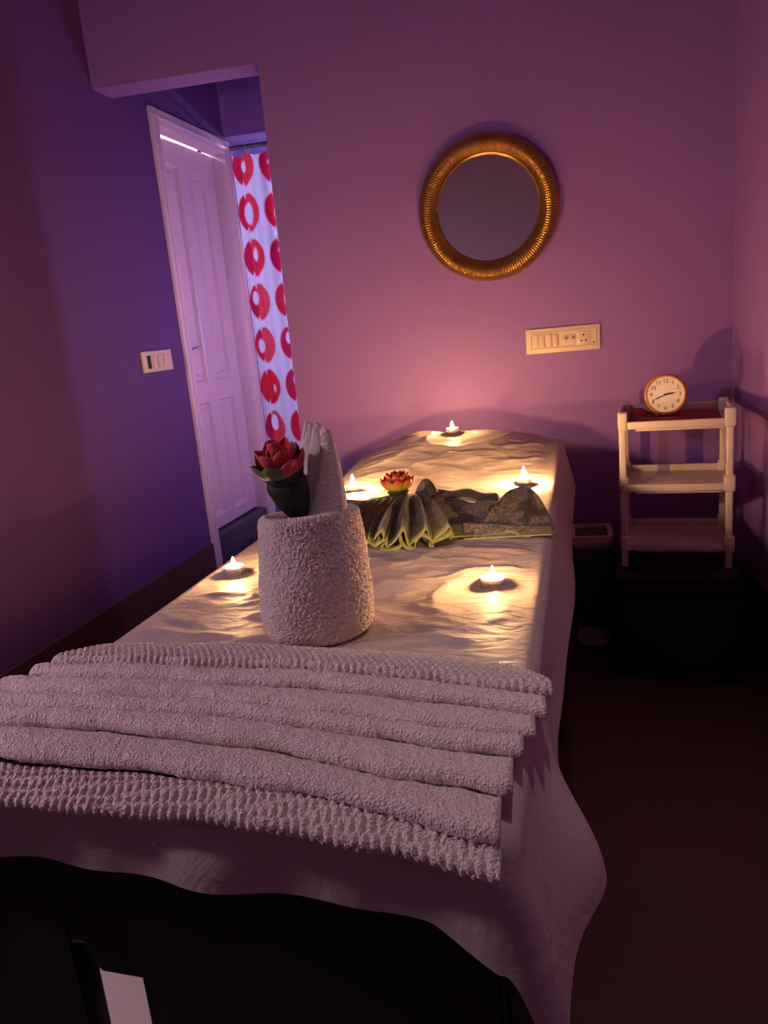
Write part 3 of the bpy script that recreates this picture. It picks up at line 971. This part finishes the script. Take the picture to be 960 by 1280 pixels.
# ================================================================== GREEN SCARF
sf = empty('green_scarf', (-0.20, 1.55, BZ))
tag(sf, 'olive green paisley scarf gathered into a pleated fan across bed', 'scarf')
SO = V(-0.20, 1.55, BZ)
def patch(name, m, func, NU, NV, solid=0.0016):
    """func(u, v) -> world point"""
    vs_, uv, fs = [], [], []
    for j in range(NV + 1):
        for i in range(NU + 1):
            u, v = i / NU, j / NV
            p = Vector(func(u, v)) - SO
            p.z = max(p.z, 0.006)
            vs_.append(tuple(p)); uv.append((u, v))
    for j in range(NV):
        for i in range(NU):
            a = j * (NU + 1) + i
            fs.append((a, a + 1, a + NU + 2, a + NU + 1))
    mb = MB(); mb.add(vs_, fs)
    return mb.build(name, m, sf, smooth=True, angle=50, uv=uv, solid=solid, recalc=False)
def tri(x):
    f = x - math.floor(x)
    return 1 - 4 * abs(f - 0.5)            # -1..1
def bez(a, b, c, t):
    return Vector(a) * (1 - t) ** 2 + Vector(b) * 2 * t * (1 - t) + Vector(c) * t * t
KN = V(-0.235, 1.585, 0.744)
# left fan of narrow pleats
def fanL(u, v):
    hem = bez((-0.415, 1.525, 0.692), (-0.365, 1.415, 0.690), (-0.265, 1.405, 0.690), u)
    st = V(-0.40 + 0.15 * u, 1.60 + 0.0 * u, 0.728 + 0.014 * u)
    p = st.lerp(hem, v)
    p.z += 0.020 * math.sin(PI * v) + 0.0
    am = (0.004 + 0.013 * v)
    w_ = tri(u * 9)
    d = (hem - st); d.z = 0; d.normalize()
    side = Vector((-d.y, d.x, 0))
    return p + Vector((0, 0, am * (0.6 + 0.6 * w_))) + side * am * 0.35 * math.sin(u * 18 * PI)
patch('fan_pleats', m_sari, fanL, 180, 22)
# middle fan: three broad pleats that fall towards the foot of the bed
def fanM(u, v):
    hem = bez((-0.285, 1.400, 0.690), (-0.21, 1.385, 0.690), (-0.135, 1.425, 0.690), u)
    st = KN + V(-0.022 + 0.055 * u, 0.004, 0.004)
    p = st.lerp(hem, v)
    p.z += 0.016 * math.sin(PI * v * 0.9)
    am = 0.003 + 0.020 * v
    w_ = tri(u * 3.5 + 0.25)
    return p + Vector((0.006 * math.sin(u * 7 * PI) * v, 0, am * (0.45 + 0.75 * w_) + 0.002 * math.sin(u * 40) * v))
patch('fan_pleats', m_sari, fanM, 150, 22)
def fanM2(u, v):
    p = Vector(fanM(u, min(v, 1) * 0.94))
    return p + Vector((0.010 * math.sin(u * 9 * PI), -0.006 - 0.010 * v, -0.006 - 0.012 * v))
patch('under_pleats', m_sarig, fanM2, 150, 12)
# ridge of cloth behind the fans
def ridge(u, v):
    x = -0.43 + 0.27 * u
    c = V(x, 1.615 - 0.02 * u, 0.0)
    a = PI * (0.06 + 0.88 * v)
    h = 0.045 + 0.016 * u + 0.004 * math.sin(u * 13)
    p = c + V(0, 0.065 * math.cos(a) * 0.9, 0)
    p.z = BZ + 0.006 + h * math.sin(a) ** 0.8 + 0.004 * math.sin(v * 17 + u * 3)
    return p
patch('folded_ridge', m_sari, ridge, 60, 40)
# pointed corner that stands up behind the flower
def tip(u, v):
    a = R(-150 + 240 * u)
    r_ = 0.030 * (1 - v) ** 0.8 + 0.002
    return V(-0.203 + r_ * math.cos(a) * 1.1 + 0.002 * v, 1.605 + 0.6 * r_ * math.sin(a), 0.728 + 0.052 * (1 - (1 - v) ** 1.35))
patch('standing_corner', m_sari, tip, 36, 16)
# band folded flat towards the right
def band(u, v):
    x = -0.185 + 0.20 * u
    prof_ = [(1.665, 0.690), (1.625, 0.722), (1.585, 0.738 - 0.010 * u), (1.545, 0.728 - 0.006 * u), (1.505, 0.704), (1.468, 0.693)]
    t = v * (len(prof_) - 1); i = min(int(t), len(prof_) - 2); f = t - i
    y = prof_[i][0] * (1 - f) + prof_[i + 1][0] * f
    z = prof_[i][1] * (1 - f) + prof_[i + 1][1] * f
    z += 0.004 * math.sin(u * 8 + v * 3) + 0.0025 * math.sin(u * 21 - v * 9) - 0.008 * u * (1 - v)
    y += 0.006 * math.sin(u * 5)
    return V(x, y - 0.018 * u * v, z)
patch('flat_band', m_sari, band, 60, 40)
def band_top(u, v):
    x = -0.20 + 0.15 * u
    return V(x, 1.665 - 0.085 * v + 0.015 * u, 0.725 + 0.022 * math.sin(PI * (0.15 + 0.7 * v)) + 0.010 * u - 0.030 * u * u + 0.003 * math.sin(u * 14))
patch('top_fold', m_sarig, band_top, 40, 12)
# plain green lining that shows below the band
def lining(u, v):
    return V(-0.150 + 0.125 * u - 0.01 * v, 1.475 - 0.040 * v + 0.014 * u, 0.700 - 0.010 * v + 0.006 * math.sin(u * 9) * (1 - v) + 0.004)
patch('lining', m_sarig, lining, 30, 10)
# tented corner on the right
AP = V(0.002, 1.585, 0.752)
def tent(u, v):
    base = [(-0.062, 1.600, 0.690), (-0.075, 1.500, 0.690), (-0.098, 1.452, 0.688), (-0.02, 1.452, 0.687), (0.064, 1.470, 0.685), (0.052, 1.560, 0.700), (0.040, 1.645, 0.688), (-0.02, 1.660, 0.688)]
    t = u * (len(base) - 1); i = min(int(t), len(base) - 2); f = t - i
    q = Vector(base[i]).lerp(Vector(base[i + 1]), f)
    top_ = AP + V(0.016 * math.cos(u * 2 * PI + 2.6), 0.010 * math.sin(u * 2 * PI + 2.6), 0)
    p = top_.lerp(q, v)
    p.z += 0.010 * math.sin(PI * v) * (0.6 + 0.6 * math.sin(u * 9)) + 0.008 * tri(u * 5 + 0.2) * math.sin(PI * v)
    return p
patch('tented_corner', m_sari, tent, 90, 20)
def tentcap(u, v):
    a = 2 * PI * u
    return AP + V(0.016 * v * math.cos(a + 2.6), 0.010 * v * math.sin(a + 2.6), 0.003 * (1 - v))
patch('tented_tip', m_sarig, tentcap, 24, 5)
def tent_low(u, v):
    return V(-0.115 + 0.170 * u, 1.462 - 0.026 * v + 0.012 * u, 0.708 - 0.020 * v + 0.008 * (1 - u) * (1 - v) - 0.012 * u * (1 - v))
patch('corner_hem', m_sari, tent_low, 40, 10)

# ================================================================== TEALIGHTS
def tealight(x, y, z, label, wm, k=1.0):
    t = empty('tealight', (x, y, z))
    tag(t, label, 'candle', 'lit tealights on the bed sheet')
    MB().lathe([(0.0005, 0.0), (0.0185, 0.0), (0.0192, 0.001), (0.0192, 0.0145), (0.0198, 0.0152), (0.0190, 0.0156), (0.0184, 0.0145), (0.0184, 0.0112)], 32).build('tin_cup', m_tin, t, smooth=True)
    MB().lathe([(0.0184, 0.0100), (0.0182, 0.0122), (0.0150, 0.0128), (0.006, 0.0118), (0.0005, 0.0116)], 32).build('wax', wm, t, smooth=True)
    MB().tube([(0, 0, 0.0115), (0.0003, 0, 0.016), (0.0012, 0, 0.019)], 0.0007, 6).build('wick', m_wick, t)
    fh = 0.020
    MB().lathe([(0.0003, 0.0175), (0.0032, 0.0190), (0.0048, 0.0220), (0.0048, 0.0250), (0.0036, 0.0250 + fh * 0.25), (0.0018, 0.0250 + fh * 0.5), (0.0003, 0.0250 + fh * 0.7)], 12, Matrix.Translation((0, 0, 0.0175)) @ Matrix.Scale(k, 4) @ Matrix.Translation((0, 0, -0.0175))).build('flame', m_flame, t, smooth=True)
    return t
def top_z(x, y):
    a, b = tobed((x, y))
    return BZ + 0.0050 + head_rise(a, b)
tealight(-0.052, 1.172, top_z(-0.052, 1.172), 'lit tealight on bare sheet between the pleated towel and green scarf', m_wax, 0.76)
tealight(-0.528, 1.285, top_z(-0.528, 1.285), 'lit tealight of pink wax on the sheet beside the rolled towel', m_waxp, 0.70)
tealight(-0.440, 1.960, top_z(-0.440, 1.960), 'lit tealight behind the rolled towel, near the yellow lotus', m_wax, 1.3)
tealight(0.008, 1.935, top_z(0.008, 1.935), 'lit tealight just behind the tented corner of the green scarf', m_wax, 1.25)
tealight(-0.205, 2.420, top_z(-0.205, 2.420), 'lit tealight on the raised head end of the bed by the wall', m_wax, 0.85)

# ================================================================== CART, BOX, CLOCK, BIN
CA = R(-9.6)
CC = V(0.466, 2.438, 0.33)
bx = empty('black_box', (0.463, 2.405, 0), CA)
tag(bx, 'black cloth-covered storage box on the floor under the cream cart', 'box')
BXW, BXD, BXH = 0.352, 0.372, 0.322
MB().box((-BXW / 2, -BXD / 2, 0.004), (BXW / 2, BXD / 2, BXH - 0.06)).build('box_body', m_box, bx, bevel=0.012, seg=3)
MB().box((-BXW / 2 - 0.004, -BXD / 2 - 0.004, BXH - 0.058), (BXW / 2 + 0.004, BXD / 2 + 0.004, BXH)).build('box_lid', m_box, bx, bevel=0.012, seg=3)

ct = empty('tier_cart', (CC.x, CC.y, BXH), CA)
tag(ct, 'cream plastic three-tier cart standing on the black box', 'cart')
CW, CD = 0.318, 0.262
def tray(zf, hside, hback):
    """zf: height of the tray floor above the box"""
    mb = MB()
    x, y = CW / 2, CD / 2
    t = 0.010
    # floor, rims: low front, tall sides and back
    mb.box((-x + t, -y + t, zf - 0.004), (x - t, y - t, zf))
    mb.box((-x + 0.02, -y, zf - 0.012), (x - 0.02, -y + t, zf + 0.010))
    mb.box((-x + 0.02, y - t, zf - 0.012), (x - 0.02, y, zf + hback))
    mb.box((-x, -y + 0.02, zf - 0.012), (-x + t, y - 0.02, zf + hside))
    mb.box((x - t, -y + 0.02, zf - 0.012), (x, y - 0.02, zf + hside))
    o = mb.build('tray', m_plastic, ct, bevel=0.003)
    for sx in (-1, 1):
        for sy in (-1, 1):
            m1 = MB()
            hx = zf + hside + 0.003
            m1.box((sx * x - (0.028 if sx > 0 else -0.003), sy * y - (0.028 if sy > 0 else 0.003), zf - 0.015),
                   (sx * x + (0.003 if sx > 0 else 0.028), sy * y + (0.003 if sy > 0 else 0.028), hx))
            m1.build('corner_socket', m_plastic, o, bevel=0.005)
    m1 = MB().box((-x + 0.05, -y + 0.012, zf - 0.020), (x - 0.03, -y + 0.03, zf - 0.013)); m1.build('under_lip', m_plastic, o, bevel=0.002)
    return o
Z_T = [0.758 - BXH, 0.570 - BXH, 0.388 - BXH]
tray(Z_T[0], 0.036, 0.030)
tray(Z_T[1], 0.030, 0.020)
tray(Z_T[2], 0.030, 0.020)
for sx in (-1, 1):
    for sy in (-1, 1):
        MB().box((sx * (CW / 2 - 0.013) - 0.010, sy * (CD / 2 - 0.013) - 0.010, 0.0), (sx * (CW / 2 - 0.013) + 0.010, sy * (CD / 2 - 0.013) + 0.010, Z_T[0] - 0.01)).build('leg', m_plastic, ct, bevel=0.004)

# red cloth in the top tray
def cloth():
    N1, N2 = 40, 30
    vs_, fs = [], []
    for j in range(N2 + 1):
        for i in range(N1 + 1):
            u, v = i / N1, j / N2
            x = -CW / 2 + 0.030 + (CW - 0.060) * u; y = -CD / 2 + 0.016 + (CD - 0.045) * v
            h = 0.006 + 0.004 * noise.noise(Vector((x * 25, y * 30, 0))) + 0.024 * math.exp(-((u - 0.12) / 0.10) ** 2) * math.exp(-((v - 0.6) / 0.3) ** 2) + 0.010 * math.exp(-((u - 0.85) / 0.12) ** 2) * math.exp(-((v - 0.4) / 0.3) ** 2)
            ed = min(u, 1 - u, v, 1 - v)
            vs_.append((x, y, max(0.002, h * sm(0, 0.08, ed) + 0.002)))
    for j in range(N2):
        for i in range(N1):
            a = j * (N1 + 1) + i
            fs.append((a, a + 1, a + N1 + 2, a + N1 + 1))
    mb = MB(); mb.add(vs_, fs)
    o = mb.build('red_cloth', m_redcloth, None, smooth=True, angle=180, recalc=False, solid=0.001)
    o.location = (CC.x, CC.y, 0.758); o.rotation_euler = (0, 0, CA)
    tag(o, 'crumpled dark red cloth lying in the top tray of cart', 'cloth')
cloth()

# ---- clock
ck = empty('desk_clock', (0.440, 2.428, 0.769))
tag(ck, 'round amber desk clock with white dial on the cart top', 'clock')
RC = 0.0605
# clock axis: faces the viewer, leaning back a little; local +z of the lathe is the facing direction
face = V(-0.20, -1.0, 0.12).normalized()
zc = 0.0615
cu_ = V(0, 0, 1).cross(face).normalized() * -1.0
cu_ = face.cross(V(0, 0, 1)).normalized() * -1.0      # dial's right as the viewer sees it
cvv = face.cross(cu_).normalized()
if cvv.z < 0: cvv = -cvv
MC = Matrix(((cu_.x, cvv.x, face.x, 0), (cu_.y, cvv.y, face.y, 0), (cu_.z, cvv.z, face.z, zc), (0, 0, 0, 1)))
body_prof = [(0.001, -0.046), (0.040, -0.045), (0.054, -0.038), (0.0610, -0.024), (0.0625, -0.010), (0.0610, 0.004), (0.0580, 0.010), (0.0545, 0.0115), (0.0535, 0.010), (0.0530, 0.006), (0.001, 0.006)]
MB().lathe(body_prof, 48, MC).build('clock_case', m_clock, ck, smooth=True, angle=60)
mb = MB().lathe([(0.0530, 0.0065), (0.0525, 0.0072), (0.001, 0.0072)], 48, MC); mb.build('dial', m_dial, ck, smooth=True)
def text_mesh(s, size):
    c = bpy.data.curves.new('numeral', 'FONT'); c.body = s; c.size = size; c.align_x = 'CENTER'; c.align_y = 'CENTER'; c.extrude = 0.0002
    o = bpy.data.objects.new('numeral', c); COL.objects.link(o)
    dg = bpy.context.evaluated_depsgraph_get()
    me = bpy.data.meshes.new_from_object(o.evaluated_get(dg))
    bpy.data.objects.remove(o); bpy.data.curves.remove(c)
    return me
for h in range(1, 13):
    a = R(90 - 30 * h)
    me = text_mesh(str(h), 0.0165)
    me.materials.clear()
    o = link('numeral', me, m_ink, ck)
    o.matrix_local = MC @ Matrix.Translation((0.0405 * math.cos(a), 0.0405 * math.sin(a), 0.0076))
def hand(name, deg, L, wd, back, z):
    a = R(90 - deg)
    d = V(math.cos(a), math.sin(a), 0); n = V(-math.sin(a), math.cos(a), 0)
    out = [-d * back + n * wd * 0.5, d * L * 0.62 + n * wd, d * L, d * L * 0.62 - n * wd, -d * back - n * wd * 0.5]
    mb = MB()
    mb.add([tuple(MC @ (p + V(0, 0, z))) for p in out] + [tuple(MC @ (p + V(0, 0, z + 0.0006))) for p in out],
           [(4, 3, 2, 1, 0), (5, 6, 7, 8, 9)] + [(i, (i + 1) % 5, 5 + (i + 1) % 5, 5 + i) for i in range(5)])
    mb.build(name, m_ink, ck)
hand('hour_hand', 81, 0.030, 0.0028, 0.006, 0.0080)
hand('minute_hand', 246, 0.040, 0.0018, 0.010, 0.0088)
MB().lathe([(0.0034, 0.0075), (0.0034, 0.0098), (0.0005, 0.0102)], 14, MC).build('hub', m_ink, ck, smooth=True)
for sx in (-1, 1):
    MB().tube([(sx * 0.022, 0.004, zc - 0.052), (sx * 0.026, 0.004, 0.0)], [0.007, 0.005], 10).build('foot', m_clock, ck, smooth=True)

# ---- pedal bin behind the bed
bn = empty('pedal_bin', (0.222, 2.55, 0), R(-4))
tag(bn, 'small pedal bin with pale rim and green body beside the bed', 'bin')
def rrect(wx, wy, z, r_, n=5):
    pts = []
    for cx, cy, a0 in ((wx - r_, wy - r_, 0), (-wx + r_, wy - r_, 90), (-wx + r_, -wy + r_, 180), (wx - r_, -wy + r_, 270)):
        for k in range(n + 1):
            a = R(a0 + 90 * k / n)
            pts.append((cx + r_ * math.cos(a), cy + r_ * math.sin(a), z))
    return pts
MB().loft([rrect(0.050, 0.062, 0.055, 0.018), rrect(0.052, 0.066, 0.06, 0.018), rrect(0.062, 0.078, 0.345, 0.02)], True, True).build('bin_body', m_bin, bn, smooth=True, angle=50)
MB().loft([rrect(0.050, 0.062, 0.0, 0.018), rrect(0.054, 0.068, 0.012, 0.02), rrect(0.053, 0.067, 0.065, 0.02)], True, True).build('bin_base', m_binrim, bn, smooth=True, angle=50)
MB().loft([rrect(0.064, 0.080, 0.345, 0.02), rrect(0.070, 0.086, 0.352, 0.022), rrect(0.070, 0.086, 0.378, 0.022), rrect(0.066, 0.082, 0.384, 0.02), rrect(0.054, 0.070, 0.384, 0.014), rrect(0.052, 0.068, 0.372, 0.014)], True, False).build('bin_rim', m_binrim, bn, smooth=True, angle=50)
MB().loft([rrect(0.053, 0.069, 0.366, 0.014), rrect(0.053, 0.069, 0.374, 0.014), rrect(0.046, 0.060, 0.377, 0.012)], True, True).build('bin_lid', m_binlid, bn, smooth=True, angle=50)
MB().box((-0.030, -0.115, 0.018), (0.034, -0.066, 0.030)).build('pedal', m_binrim, bn, bevel=0.004)
